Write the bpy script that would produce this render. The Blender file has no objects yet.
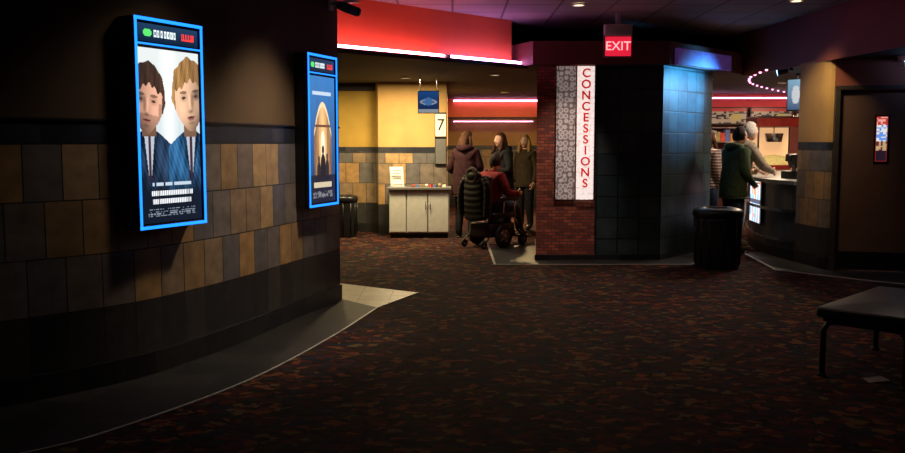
import bpy, bmesh, math, random
from mathutils import Vector, Matrix
random.seed(7)
S=bpy.context.scene
try:
    S.view_settings.view_transform='Standard'
    S.view_settings.look='None'
except Exception as e: print(e)

# ---------------------------------------------------------------- materials
def newmat(name):
    m=bpy.data.materials.new(name); m.use_nodes=True
    nt=m.node_tree; b=nt.nodes['Principled BSDF']
    return m,nt,b
def N(nt,t,**k):
    n=nt.nodes.new(t)
    for a,v in k.items(): setattr(n,a,v)
    return n
def ramp(nt,stops,interp='LINEAR'):
    r=N(nt,'ShaderNodeValToRGB'); cr=r.color_ramp; cr.interpolation=interp
    while len(cr.elements)>1: cr.elements.remove(cr.elements[-1])
    cr.elements[0].position=stops[0][0]; cr.elements[0].color=(*stops[0][1],1)
    for p,c in stops[1:]:
        e=cr.elements.new(p); e.color=(*c,1)
    return r
def pm(name,col,rough=.6,metal=0,emit=None,es=0,var=.25,scale=12,bump=0,spec=.5):
    m,nt,b=newmat(name)
    tc=N(nt,'ShaderNodeTexCoord'); no=N(nt,'ShaderNodeTexNoise'); no.inputs['Scale'].default_value=scale
    nt.links.new(tc.outputs['Object'],no.inputs['Vector'])
    a=tuple(c*(1-var) for c in col); d=tuple(min(1,c*(1+var)) for c in col)
    r=ramp(nt,[(.3,a),(.7,d)])
    nt.links.new(no.outputs['Fac'],r.inputs['Fac']); nt.links.new(r.outputs['Color'],b.inputs['Base Color'])
    b.inputs['Roughness'].default_value=rough; b.inputs['Metallic'].default_value=metal
    b.inputs['Specular IOR Level'].default_value=spec
    if emit:
        b.inputs['Emission Color'].default_value=(*emit,1); b.inputs['Emission Strength'].default_value=es
    if bump:
        bp=N(nt,'ShaderNodeBump'); bp.inputs['Strength'].default_value=bump; bp.inputs['Distance'].default_value=.01
        nt.links.new(no.outputs['Fac'],bp.inputs['Height']); nt.links.new(bp.outputs['Normal'],b.inputs['Normal'])
    return m
def tilemat(name,cols,w,h,v0=0,offset=.5,mortar=.004,mcol=(.02,.018,.016),rough=.35,u0=0,bumpy=.35,spec=.5):
    m,nt,b=newmat(name)
    uv=N(nt,'ShaderNodeUVMap'); mp=N(nt,'ShaderNodeMapping'); mp.inputs['Location'].default_value=(u0,-v0,0)
    nt.links.new(uv.outputs['UV'],mp.inputs['Vector'])
    br=N(nt,'ShaderNodeTexBrick',offset=offset,offset_frequency=2)
    br.inputs['Scale'].default_value=1; br.inputs['Brick Width'].default_value=w; br.inputs['Row Height'].default_value=h
    br.inputs['Mortar Size'].default_value=mortar; br.inputs['Mortar Smooth'].default_value=.1
    br.inputs['Color1'].default_value=(0,0,0,1); br.inputs['Color2'].default_value=(1,1,1,1); br.inputs['Mortar'].default_value=(.5,.5,.5,1)
    nt.links.new(mp.outputs['Vector'],br.inputs['Vector'])
    n=len(cols); r=ramp(nt,[(i/n,c) for i,c in enumerate(cols)],'CONSTANT')
    nt.links.new(br.outputs['Color'],r.inputs['Fac'])
    no=N(nt,'ShaderNodeTexNoise'); no.inputs['Scale'].default_value=9; no.inputs['Detail'].default_value=6
    nt.links.new(uv.outputs['UV'],no.inputs['Vector'])
    r2=ramp(nt,[(.25,(.65,.65,.65)),(.75,(1.25,1.25,1.25))]); nt.links.new(no.outputs['Fac'],r2.inputs['Fac'])
    mu=N(nt,'ShaderNodeMix',data_type='RGBA',blend_type='MULTIPLY'); mu.inputs[0].default_value=1
    nt.links.new(r.outputs['Color'],mu.inputs[6]); nt.links.new(r2.outputs['Color'],mu.inputs[7])
    mx=N(nt,'ShaderNodeMix',data_type='RGBA'); nt.links.new(br.outputs['Fac'],mx.inputs[0])
    nt.links.new(mu.outputs[2],mx.inputs[6]); mx.inputs[7].default_value=(*mcol,1)
    nt.links.new(mx.outputs[2],b.inputs['Base Color'])
    b.inputs['Roughness'].default_value=rough; b.inputs['Specular IOR Level'].default_value=spec
    inv=N(nt,'ShaderNodeMath',operation='SUBTRACT'); inv.inputs[0].default_value=1; nt.links.new(br.outputs['Fac'],inv.inputs[1])
    ad=N(nt,'ShaderNodeMath',operation='MULTIPLY_ADD'); ad.inputs[1].default_value=.3
    nt.links.new(no.outputs['Fac'],ad.inputs[0]); nt.links.new(inv.outputs[0],ad.inputs[2])
    bp=N(nt,'ShaderNodeBump'); bp.inputs['Strength'].default_value=bumpy; bp.inputs['Distance'].default_value=.004
    nt.links.new(ad.outputs[0],bp.inputs['Height']); nt.links.new(bp.outputs['Normal'],b.inputs['Normal'])
    return m
def emis(name,col,s):
    m,nt,b=newmat(name)
    b.inputs['Base Color'].default_value=(*[c*.5 for c in col],1)
    b.inputs['Emission Color'].default_value=(*col,1); b.inputs['Emission Strength'].default_value=s
    return m
def attrmat(name,s,rough=.3):
    m,nt,b=newmat(name)
    a=N(nt,'ShaderNodeAttribute'); a.attribute_name='Col'
    b.inputs['Base Color'].default_value=(.02,.02,.02,1)
    nt.links.new(a.outputs['Color'],b.inputs['Emission Color']); b.inputs['Emission Strength'].default_value=s
    b.inputs['Roughness'].default_value=rough
    return m
def carpetmat():
    m,nt,b=newmat('carpet_pattern')
    tc=N(nt,'ShaderNodeTexCoord')
    n1=N(nt,'ShaderNodeTexNoise'); n1.inputs['Scale'].default_value=11; n1.inputs['Detail'].default_value=4
    nt.links.new(tc.outputs['Object'],n1.inputs['Vector'])
    sc=N(nt,'ShaderNodeVectorMath',operation='SCALE'); sc.inputs['Scale'].default_value=.16
    nt.links.new(n1.outputs['Color'],sc.inputs[0])
    ad=N(nt,'ShaderNodeVectorMath',operation='ADD'); nt.links.new(tc.outputs['Object'],ad.inputs[0]); nt.links.new(sc.outputs[0],ad.inputs[1])
    mp=N(nt,'ShaderNodeMapping'); mp.inputs['Rotation'].default_value=(0,0,1.0); mp.inputs['Scale'].default_value=(16,23,1)
    nt.links.new(ad.outputs[0],mp.inputs['Vector'])
    v=N(nt,'ShaderNodeTexVoronoi'); v.inputs['Scale'].default_value=1
    nt.links.new(mp.outputs['Vector'],v.inputs['Vector'])
    sep=N(nt,'ShaderNodeSeparateColor'); nt.links.new(v.outputs['Color'],sep.inputs[0])
    r=ramp(nt,[(0,(.034,.011,.011)),(.26,(.011,.008,.009)),(.44,(.085,.016,.012)),(.56,(.028,.024,.012)),(.64,(.17,.05,.018)),(.71,(.014,.018,.034)),(.80,(.014,.009,.012)),(.88,(.13,.085,.03)),(.93,(.05,.011,.011))],'CONSTANT')
    nt.links.new(sep.outputs[0],r.inputs['Fac'])
    nf=N(nt,'ShaderNodeTexNoise'); nf.inputs['Scale'].default_value=180; nt.links.new(tc.outputs['Object'],nf.inputs['Vector'])
    r2=ramp(nt,[(.3,(.5,.5,.5)),(.7,(1.1,1.1,1.1))]); nt.links.new(nf.outputs['Fac'],r2.inputs['Fac'])
    mu=N(nt,'ShaderNodeMix',data_type='RGBA',blend_type='MULTIPLY'); mu.inputs[0].default_value=1
    nt.links.new(r.outputs['Color'],mu.inputs[6]); nt.links.new(r2.outputs['Color'],mu.inputs[7])
    nt.links.new(mu.outputs[2],b.inputs['Base Color'])
    b.inputs['Roughness'].default_value=.95; b.inputs['Specular IOR Level'].default_value=.1
    bp=N(nt,'ShaderNodeBump'); bp.inputs['Strength'].default_value=.4; bp.inputs['Distance'].default_value=.004
    nt.links.new(nf.outputs['Fac'],bp.inputs['Height']); nt.links.new(bp.outputs['Normal'],b.inputs['Normal'])
    return m

TAN=[(.30,.19,.095),(.19,.155,.13),(.38,.23,.10),(.14,.13,.13),(.27,.19,.12),(.42,.28,.14),(.18,.155,.14)]
M=dict(
 carpet=carpetmat(),
 tan=tilemat('tile_tan_mixed',TAN,.225,.333,.49),
 base=tilemat('tile_charcoal',[(.042,.039,.038),(.030,.029,.031),(.05,.046,.043)],.225,.34,.15),
 skirt=tilemat('tile_skirting',[(.014,.014,.016),(.02,.019,.02)],.225,.15,0),
 band=tilemat('tile_band_navy',[(.034,.038,.052),(.022,.026,.038),(.046,.046,.055)],.225,.14,1.49,offset=0),
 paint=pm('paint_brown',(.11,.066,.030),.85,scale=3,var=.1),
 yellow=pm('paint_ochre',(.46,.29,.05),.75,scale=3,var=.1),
 tanp=pm('paint_tan',(.50,.30,.10),.75,scale=3,var=.1),
 brick=tilemat('brick_red',[(.42,.085,.04),(.32,.065,.035),(.50,.12,.055),(.25,.05,.03)],.10,.04,0,mortar=.005,mcol=(.09,.06,.05),rough=.8,bumpy=.8),
 ptile=tilemat('tile_pillar_dark',[(.036,.056,.060),(.027,.045,.049),(.047,.067,.069),(.032,.050,.054)],.27,.27,0,offset=0,mortar=.007,mcol=(.006,.006,.006),rough=.42),
 btile=tilemat('tile_pillar_slate',[(.034,.055,.062),(.024,.042,.048),(.045,.068,.073),(.029,.048,.055)],.27,.27,0,offset=0,mortar=.008,mcol=(.005,.005,.006),rough=.4,u0=.1),
 ctile=tilemat('tile_counter',[(.05,.06,.075),(.10,.085,.07),(.035,.045,.055)],.225,.3,0,offset=.5,rough=.3),
 fascia=pm('paint_orange_red',(.78,.14,.05),.6,scale=2,var=.08),
 dark=pm('paint_dark_maroon',(.15,.035,.026),.7,scale=2,var=.1),
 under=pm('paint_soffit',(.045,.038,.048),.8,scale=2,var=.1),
 maroon=pm('paint_maroon',(.24,.065,.042),.7,scale=2,var=.1),
 purple=pm('violet_lit_edge',(.14,.09,.26),.6,emit=(.2,.08,.45),es=.14),  # violet light on the soffit edge, put into colour and faint glow
 redwall=pm('paint_red',(.6,.05,.03),.6,scale=2,var=.1),
 white_line=pm('edge_strip_pale',(.42,.39,.35),.4),
 ftile=tilemat('tile_floor_dark',[(.014,.013,.012),(.010,.010,.010),(.018,.016,.015)],.3,.3,0,offset=0,rough=.6,spec=.2),
 ptfloor=tilemat('tile_floor_slate',[(.030,.030,.030),(.024,.024,.025),(.038,.037,.036)],.3,.3,0,offset=0,rough=.4),
 lftile=tilemat('tile_floor_beige_lit',[(.24,.20,.145),(.20,.165,.12),(.27,.225,.16)],.3,.3,0,offset=0,rough=.4),  # beige tile, made paler in colour for the hall light on it
 black=pm('black_plastic',(.009,.009,.010),.4),
 blackm=pm('black_metal',(.012,.012,.014),.35,metal=.3),
 rubber=pm('rubber',(.012,.012,.012),.8),
 chrome=pm('steel',(.5,.5,.52),.25,metal=1),
 grey=pm('laminate_grey',(.62,.62,.58),.5,var=.06),
 greyd=pm('laminate_dark',(.14,.14,.135),.4,var=.06),
 whitep=pm('white_plastic',(.6,.6,.6),.4,var=.05),
 paper=pm('paper',(.8,.78,.72),.7,var=.04),
 pale_patch=pm('floor_patch_pale',(.42,.37,.32),.7,var=.04),  # colour of the added pale patch on the floor
 doorm=pm('door_brown',(.13,.07,.052),.45,var=.12,scale=4),
 frame=pm('door_frame',(.05,.038,.034),.4),
 vinyl=pm('vinyl_black',(.013,.013,.016),.45),
 neonp=emis('neon_pink',(1,.27,.40),27),
 neonv=emis('neon_violet',(.85,.35,1),24),
 neonh=emis('neon_hall',(1,.45,.8),12),
 neonb=emis('neon_blue',(.35,.55,1),6),
 blueedge=emis('light_blue_edge',(.01,.20,1),2.4),
 redglow=emis('exit_red',(1,.02,.06),.75),
 exitlet=emis('exit_letters',(1,.4,.42),1.5),
 lamp=emis('lamp_warm',(1,.75,.45),5),
 letter=pm('letter_red',(.6,.01,.01),.4,emit=(.7,.01,.01),es=.55),
)
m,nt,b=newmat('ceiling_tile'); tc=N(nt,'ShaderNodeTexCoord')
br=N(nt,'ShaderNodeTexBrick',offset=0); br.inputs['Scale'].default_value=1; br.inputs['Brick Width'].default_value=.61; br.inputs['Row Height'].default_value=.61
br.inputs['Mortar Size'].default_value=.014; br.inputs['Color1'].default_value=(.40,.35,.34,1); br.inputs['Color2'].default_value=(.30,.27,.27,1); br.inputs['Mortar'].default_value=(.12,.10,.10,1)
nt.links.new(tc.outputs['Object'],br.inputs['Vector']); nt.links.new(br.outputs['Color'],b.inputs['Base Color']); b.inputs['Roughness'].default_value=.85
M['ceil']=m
def signmat(name,es,ecol,mixf):
    m,nt,b=newmat(name); tc=N(nt,'ShaderNodeTexCoord'); mp=N(nt,'ShaderNodeMapping'); mp.inputs['Scale'].default_value=(15,1,15)
    nt.links.new(tc.outputs['Object'],mp.inputs['Vector'])
    v=N(nt,'ShaderNodeTexVoronoi'); v.inputs['Scale'].default_value=1; v.inputs['Randomness'].default_value=.35
    nt.links.new(mp.outputs['Vector'],v.inputs['Vector'])
    r=ramp(nt,[(0,(.36,.28,.26)),(.30,(.40,.32,.29)),(.36,(.72,.62,.57)),(.48,(.68,.58,.54)),(.54,(.26,.19,.17)),(1,(.22,.15,.14))]); nt.links.new(v.outputs['Distance'],r.inputs['Fac'])
    nt.links.new(r.outputs['Color'],b.inputs['Base Color']) 
    mu=N(nt,'ShaderNodeMix',data_type='RGBA'); mu.inputs[0].default_value=mixf
    mu.inputs[6].default_value=(*ecol,1); nt.links.new(r.outputs['Color'],mu.inputs[7])
    nt.links.new(mu.outputs[2],b.inputs['Emission Color']); b.inputs['Emission Strength'].default_value=es
    b.inputs['Roughness'].default_value=.4
    return m
M['signL']=signmat('sign_perforated',.25,(1,.8,.75),1)
M['signR']=signmat('sign_backlit',1.0,(1,.84,.78),.28)

# ---------------------------------------------------------------- builder
def link(o,parent=None):
    S.collection.objects.link(o)
    if parent: o.parent=parent
    return o
def empty(name,loc=(0,0,0),rz=0):
    e=bpy.data.objects.new(name,None); e.location=loc; e.rotation_euler=(0,0,rz); e.empty_display_size=.1
    return link(e)
class B:
    def __init__(s): s.v=[];s.f=[];s.m=[];s.sm=[];s.mats=[]
    def mi(s,mat):
        if mat not in s.mats: s.mats.append(mat)
        return s.mats.index(mat)
    def add(s,vs,fs,mat,smooth=False,X=None):
        o=len(s.v)
        for p in vs: s.v.append(tuple(X@Vector(p)) if X else tuple(p))
        k=s.mi(mat)
        for f in fs: s.f.append([i+o for i in f]); s.m.append(k); s.sm.append(smooth)
    def box(s,c,d,mat,rz=0,X=None,rx=0,ry=0,taper=1):
        x,y,z=[a/2 for a in d]; t=taper
        vs=[(-x*t,-y*t,-z),(x*t,-y*t,-z),(x*t,y*t,-z),(-x*t,y*t,-z),(-x,-y,z),(x,-y,z),(x,y,z),(-x,y,z)]
        R=Matrix.Translation(c)@Matrix.Rotation(rz,4,'Z')@Matrix.Rotation(ry,4,'Y')@Matrix.Rotation(rx,4,'X')
        if X: R=X@R
        s.add(vs,[(0,3,2,1),(4,5,6,7),(0,1,5,4),(1,2,6,5),(2,3,7,6),(3,0,4,7)],mat,False,R)
    def rbox(s,c,d,r,mat,rz=0,seg=4,X=None,rx=0):
        x,y,z=[a/2 for a in d]; rings=[]
        e=min(r*.5,z*.6)
        for zz,ins in ((-z,e),(-z+e*.4,e*.25),(-z+e,0),(z-e,0),(z-e*.4,e*.25),(z,e)):
            ring=[]
            for cx,cy,a0 in ((1,1,0),(-1,1,90),(-1,-1,180),(1,-1,270)):
                for i in range(seg+1):
                    a=math.radians(a0+90*i/seg); rr=max(r-ins,.001)
                    ring.append((cx*(x-r)+rr*math.cos(a),cy*(y-r)+rr*math.sin(a),zz))
            rings.append(ring)
        R=Matrix.Translation(c)@Matrix.Rotation(rz,4,'Z')@Matrix.Rotation(rx,4,'X')
        if X: R=X@R
        s.rings(rings,mat,True,R)
    def rings(s,rings,mat,smooth=True,X=None,caps=True):
        n=len(rings[0]); vs=[p for r in rings for p in r]; fs=[]
        for k in range(len(rings)-1):
            for i in range(n):
                j=(i+1)%n; fs.append((k*n+i,k*n+j,(k+1)*n+j,(k+1)*n+i))
        if caps: fs.append(tuple(range(n-1,-1,-1))); fs.append(tuple((len(rings)-1)*n+i for i in range(n)))
        s.add(vs,fs,mat,smooth,X)
    def tube(s,pts,rad,mat,seg=10,side=None,X=None,smooth=True):
        pts=[Vector(p) for p in pts]
        if not isinstance(rad,(list,)): rad=[rad]*len(pts)
        rings=[]; prev=None
        for i,p in enumerate(pts):
            t=(pts[min(i+1,len(pts)-1)]-pts[max(i-1,0)]).normalized()
            if prev is None:
                a=Vector(side) if side else (Vector((0,0,1)) if abs(t.z)<.9 else Vector((1,0,0)))
            else: a=prev
            a=(a-t*a.dot(t)).normalized(); prev=a; bb=t.cross(a)
            r=rad[i]; ra,rb=(r if isinstance(r,tuple) else (r,r))
            rings.append([tuple(p+a*ra*math.cos(2*math.pi*k/seg)+bb*rb*math.sin(2*math.pi*k/seg)) for k in range(seg)])
        s.rings(rings,mat,smooth,X)
    def cyl(s,p0,p1,r,mat,seg=20,X=None): s.tube([p0,p1],[r,r],mat,seg,X=X)
    def ell(s,c,r,mat,seg=16,X=None,R=None):
        vs=[];fs=[];n=seg;k=seg//2+1
        for i in range(k):
            th=math.pi*i/(k-1)
            for j in range(n):
                ph=2*math.pi*j/n; vs.append((math.sin(th)*math.cos(ph),math.sin(th)*math.sin(ph),math.cos(th)))
        for i in range(k-1):
            for j in range(n):
                a=i*n+j;b2=i*n+(j+1)%n; fs.append((a+n,b2+n,b2,a))
        T=Matrix.Translation(c)@(R or Matrix.Identity(4))@Matrix.Diagonal((*r,1))
        if X: T=X@T
        s.add(vs,fs,mat,True,T)
    def torus(s,c,R,r,mat,axis='X',seg=28,seg2=8,X=None):
        vs=[];fs=[]
        for i in range(seg):
            a=2*math.pi*i/seg
            for j in range(seg2):
                q=2*math.pi*j/seg2; rr=R+r*math.cos(q); h=r*math.sin(q)
                if axis=='X': p=(h,rr*math.cos(a),rr*math.sin(a))
                elif axis=='Y': p=(rr*math.cos(a),h,rr*math.sin(a))
                else: p=(rr*math.cos(a),rr*math.sin(a),h)
                vs.append((p[0]+c[0],p[1]+c[1],p[2]+c[2]))
        for i in range(seg):
            for j in range(seg2):
                a=i*seg2+j;b2=i*seg2+(j+1)%seg2;c2=((i+1)%seg)*seg2+(j+1)%seg2;d=((i+1)%seg)*seg2+j
                fs.append((a,b2,c2,d))
        s.add(vs,fs,mat,True,X)
    def prism(s,poly,z0,z1,mat,matb=None,X=None):
        n=len(poly); vs=[(x,y,z0) for x,y in poly]+[(x,y,z1) for x,y in poly]
        s.add(vs,[(i,(i+1)%n,n+(i+1)%n,n+i) for i in range(n)]+[tuple(range(n,2*n))],mat,False,X)
        s.add(vs[:n],[tuple(range(n-1,-1,-1))],matb or mat,False,X)
    def make(s,name,parent=None,loc=(0,0,0),rz=0,bevel=0,bseg=2):
        me=bpy.data.meshes.new(name); me.from_pydata(s.v,[],s.f)
        for m in s.mats: me.materials.append(m)
        for p,k,sm in zip(me.polygons,s.m,s.sm): p.material_index=k; p.use_smooth=sm
        uvl=me.uv_layers.new(name='UVMap')
        for p in me.polygons:
            n=p.normal
            for li in p.loop_indices:
                co=me.vertices[me.loops[li].vertex_index].co
                if abs(n.z)>.7: uvl.data[li].uv=(co.x,co.y)
                elif abs(n.x)>.7: uvl.data[li].uv=(co.y,co.z)
                else: uvl.data[li].uv=(co.x,co.z)
        me.validate(); me.update()
        o=bpy.data.objects.new(name,me); o.location=loc; o.rotation_euler=(0,0,rz)
        if bevel:
            md=o.modifiers.new('Bevel','BEVEL'); md.width=bevel; md.segments=bseg; md.limit_method='ANGLE'
        return link(o,parent)
def strip(name,pts,zs,mats,closed=False,parent=None):
    P=[Vector(p) for p in pts]
    if closed: P.append(P[0])
    L=[0]
    for a,b2 in zip(P,P[1:]): L.append(L[-1]+(b2-a).length)
    me=bpy.data.meshes.new(name); vs=[];fs=[];uv=[];mi=[]
    for z in zs:
        for p in P: vs.append((p.x,p.y,z))
    n=len(P); ml=[]
    for k in range(len(zs)-1):
        mm=mats[k]
        for i in range(n-1):
            mt=mm[i] if isinstance(mm,list) else mm
            if mt not in ml: ml.append(mt)
            fs.append((k*n+i,k*n+i+1,(k+1)*n+i+1,(k+1)*n+i)); mi.append(ml.index(mt))
            uv+= [(L[i],zs[k]),(L[i+1],zs[k]),(L[i+1],zs[k+1]),(L[i],zs[k+1])]
    me.from_pydata(vs,[],fs)
    for m in ml: me.materials.append(m)
    for p,k in zip(me.polygons,mi): p.material_index=k
    u=me.uv_layers.new(name='UVMap')
    for i,c in enumerate(uv): u.data[i].uv=c
    me.update(); o=bpy.data.objects.new(name,me); return link(o,parent)
def spline(pts,n=8):
    out=[];P=[Vector(p) for p in pts]; P=[P[0]*2-P[1]]+P+[P[-1]*2-P[-2]]
    for i in range(1,len(P)-2):
        for k in range(n):
            t=k/n; a,b2,c,d=P[i-1:i+3]
            out.append(.5*((2*b2)+(c-a)*t+(2*a-5*b2+4*c-d)*t*t+(3*b2-a-3*c+d)*t**3))
    out.append(P[-2]); return [tuple(p) for p in out]
def offs(pts,d):
    out=[];P=[Vector(p) for p in pts]
    for i,p in enumerate(P):
        t=(P[min(i+1,len(P)-1)]-P[max(i-1,0)]).normalized(); out.append((p.x+t.y*d,p.y-t.x*d))
    return out
def ribbon(b,pts,w,z0,z1,mat):
    a=offs(pts,-w/2); c=offs(pts,w/2)
    rings=[[(p[0],p[1],z0),(q[0],q[1],z0),(q[0],q[1],z1),(p[0],p[1],z1)] for p,q in zip(a,c)]
    b.rings(rings,mat,False)
def text(body,size,mat,loc,rot,parent,name='lettering',extrude=.003,bold=0):
    cu=bpy.data.curves.new(name,'FONT'); cu.body=body; cu.size=size; cu.extrude=extrude; cu.offset=bold; cu.align_x='CENTER'; cu.align_y='CENTER'
    o=bpy.data.objects.new(name+'_tmp',cu); S.collection.objects.link(o)
    bpy.context.view_layer.update()
    me=bpy.data.meshes.new_from_object(o.evaluated_get(bpy.context.evaluated_depsgraph_get()))
    bpy.data.objects.remove(o)
    me.materials.clear(); me.materials.append(mat)
    q=bpy.data.objects.new(name,me); q.location=loc; q.rotation_euler=rot; return link(q,parent)
def gridimg(name,w,h,nx,ny,fn,mat,parent,loc=(0,0,0)):
    vs=[(w*(i/nx-.5),0,h*(j/ny-.5)) for j in range(ny+1) for i in range(nx+1)]
    fs=[(j*(nx+1)+i,j*(nx+1)+i+1,(j+1)*(nx+1)+i+1,(j+1)*(nx+1)+i) for j in range(ny) for i in range(nx)]
    me=bpy.data.meshes.new(name); me.from_pydata(vs,[],fs); me.materials.append(mat)
    at=me.color_attributes.new('Col','FLOAT_COLOR','CORNER')
    buf=[]
    for j in range(ny):
        for i in range(nx): buf+=list((*fn((i+.5)/nx,(j+.5)/ny),1))*4
    at.data.foreach_set('color',buf)
    o=bpy.data.objects.new(name,me); o.location=loc; return link(o,parent)

# ---------------------------------------------------------------- room shell
b=B(); b.add([(-8,-3,0),(10,-3,0),(10,25,0),(-8,25,0)],[(0,1,2,3)],M['carpet']); b.make('floor')
b=B(); b.add([(-8,-3,3.05),(-8,17,3.05),(10,17,3.05),(10,-3,3.05)],[(0,1,2,3)],M['ceil']); b.make('ceiling')
LW=spline([(-5.6,3.3),(-4.2,3.75),(-3.3,4.3),(-2.55,5.0),(-2.05,5.56),(-1.79,6.1),(-1.55,6.8),(-1.33,7.64),(-1.15,8.19),(-1.07,8.5)],8)
LWall=LW+[(-1.10,8.58),(-1.18,8.65),(-3,9.55),(-6,11)]
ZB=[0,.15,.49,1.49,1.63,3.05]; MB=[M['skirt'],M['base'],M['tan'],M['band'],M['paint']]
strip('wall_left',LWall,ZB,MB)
b=B(); ribbon(b,offs(LW,.008),.02,0,.15,M['skirt']); b.make('baseboard_left')
b=B(); ribbon(b,offs(LW,.006),.016,1.625,1.64,M['black']); b.make('trim_1')
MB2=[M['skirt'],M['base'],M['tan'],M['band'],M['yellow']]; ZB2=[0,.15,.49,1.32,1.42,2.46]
strip('wall_back',[(-6.5,15.0),(-1.28,15.0),(-1.2,14.6),(-.1,14.6),(-.1,21.5)],ZB2,[*MB2[:4],[M['yellow'],M['tanp'],M['tanp'],M['tanp']]])
b=B(); ribbon(b,[(-6.5,14.97),(-1.25,14.97)],.05,2.34,2.46,M['under']); b.make('trim_2')
strip('wall_hall_end',[(-.1,21.4),(3.2,21.4)],ZB2,[M['skirt'],M['base'],M['tan'],M['band'],M['tanp']])
strip('wall_hall_right',[(3.2,21.4),(3.2,13.3)],ZB2,[M['skirt'],M['base'],M['tan'],M['band'],M['tanp']])
strip('wall_far_left',[(-6.5,15),(-6.5,10.5)],ZB2,MB2)
strip('wall_concession_back',[(3.2,18.2),(9.5,18.2)],[0,1.0,2.2,2.46],[M['ctile'],M['dark'],M['redwall']])
strip('wall_concession_side',[(9.5,18.2),(9.5,9.2)],[0,1.0,2.46],[M['ctile'],M['tanp']])
strip('wall_front',[(-6,-2.9),(6.6,-2.9)],ZB,MB)
strip('wall_right',[(6.6,-2.9),(6.6,9.95)],ZB,MB)
strip('wall_near_left',[(-5.6,3.3),(-6,-2.9)],ZB,MB)
strip('wall_door',[(4.30,11.25),(4.32,10.95),(4.35,10.65),(4.38,10.52),(4.42,10.507)],[0,.15,.49,1.40,1.5,2.46],[M['skirt'],M['base'],M['tan'],M['band'],M['tanp']])
strip('wall_door_side',[(5.42,10.25),(6.65,9.93)],[0,2.46],[M['maroon']])
strip('wall_door_head',[(4.42,10.507),(5.42,10.25)],[2.14,2.46],[M['maroon']])
strip('wall_concession_return',[(4.30,11.25),(4.55,11.3),(4.66,10.47)],[0,1.4,2.46],[M['tan'],M['tanp']])

poly=[(-1.98,9.04),(-1.22,9.8),(.80,11.80),(1.0,11.33),(2.7,11.33),(3.85,12.6),(4.2,13.1),(4.33,11.5),(4.42,10),(4.52,8.6),(9.6,8.6),(9.6,22),(-6.6,22),(-6.6,11.3)]
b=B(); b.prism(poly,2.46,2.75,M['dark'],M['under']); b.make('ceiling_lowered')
b=B(); ribbon(b,[(4.18,13.1),(4.31,11.5),(4.40,10),(4.50,8.6),(6.6,8.5)],.04,2.44,3.05,M['maroon']); b.make('trim_3')
b=B(); ribbon(b,[(-2.0,9.02),(-1.22,9.78),(.74,11.72)],.05,2.52,3.05,M['fascia']); b.make('trim_4')
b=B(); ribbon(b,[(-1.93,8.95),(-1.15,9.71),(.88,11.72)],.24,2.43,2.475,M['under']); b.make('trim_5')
b=B(); ribbon(b,[(2.80,11.39),(3.80,12.50)],.05,2.47,2.67,M['purple']); b.make('trim_6')
def neon(name,pts,z,r,mat):
    b=B(); P=[(x,y,z) for x,y in pts]; b.tube(P,r,mat,8)
    for p in (P[0],P[-1]): b.box((p[0],p[1],z-.01),(.05,.05,.05),M['whitep'])
    return b.make(name)
def lerp(p,q,t): return (p[0]+(q[0]-p[0])*t,p[1]+(q[1]-p[1])*t)
fa,fb=(-1.74,9.03),(.93,11.68)
neon('neon_tube_light',[lerp(fa,fb,.0),lerp(fa,fb,.62)],2.505,.015,M['neonp'])
neon('neon_tube_light',[lerp(fa,fb,.635),lerp(fa,fb,1)],2.505,.015,M['neonv'])
b=B(); b.box((1.5,20.0,2.24),(3.2,.1,.42),M['fascia']); b.box((1.5,19.93,2.03),(3.2,.2,.03),M['under']); b.make('trim_7')
neon('neon_tube_light',[(0,19.86),(3.0,19.86)],2.40,.014,M['neonh'])
neon('neon_tube_light',[(0,21.2),(1.9,21.2)],1.98,.006,M['neonh'])
neon('neon_tube_light',[(3.4,17.8),(8.5,17.8)],2.36,.012,M['neonh'])
neon('neon_tube_light',[(4.95,9.98),(5.9,9.76)],2.36,.025,M['neonb'])
b=B(); b.box((5.4,9.99,2.42),(1.0,.16,.06),M['dark'],rz=-.25); b.make('trim_8')

WL=spline([(-3.6,3.3),(-2.75,3.75),(-2.05,4.24),(-1.72,4.67),(-1.28,5.58),(-.94,6.81),(-.68,8.07)],6)
b=B()
lwi=[p for p in offs(LW,.02) if p[1]>3.6]
polyf=WL+[tuple(q) for q in lwi[::-1]]
b.add([(x,y,.004) for x,y in polyf],[tuple(range(len(polyf)))],M['ftile'])
pz=[(-.68,8.07),(-.345,8.89),(-1.6,9.75),(-2.6,9.45),(-1.14,8.68),(-1.05,8.5)]
b.add([(x,y,.004) for x,y in pz],[tuple(range(len(pz)))],M['lftile'])
ribbon(b,WL+[(-.345,8.89)],.014,.002,.008,M['white_line'])
b.make('floor_tile_border')
b=B(); p1=[(.52,13.0),(.52,10.94),(2.93,10.97),(4.0,12.3),(3.7,13.4)]
b.add([(x,y,.004) for x,y in p1],[tuple(range(len(p1)))],M['ptfloor'])
ribbon(b,[(.52,13.0),(.52,10.95)],.03,.002,.008,M['white_line']); ribbon(b,[(.50,10.94),(2.93,10.97),(4.0,12.3)],.03,.002,.008,M['white_line'])
b.make('floor_tile_border')
b=B(); p2=[(3.95,12.2),(3.8,10.5),(4.5,9.65),(5.3,9.0),(6.6,8.8),(6.6,9.95),(4.38,10.50),(4.26,11.4),(4.22,12.2)]
b.add([(x,y,.005) for x,y in p2],[tuple(range(len(p2)))],M['ptfloor'])
ribbon(b,[(3.95,12.2),(3.8,10.5),(4.5,9.65),(5.3,9.0),(6.6,8.8)],.035,.003,.009,M['white_line'])
b.make('floor_tile_border')

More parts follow.
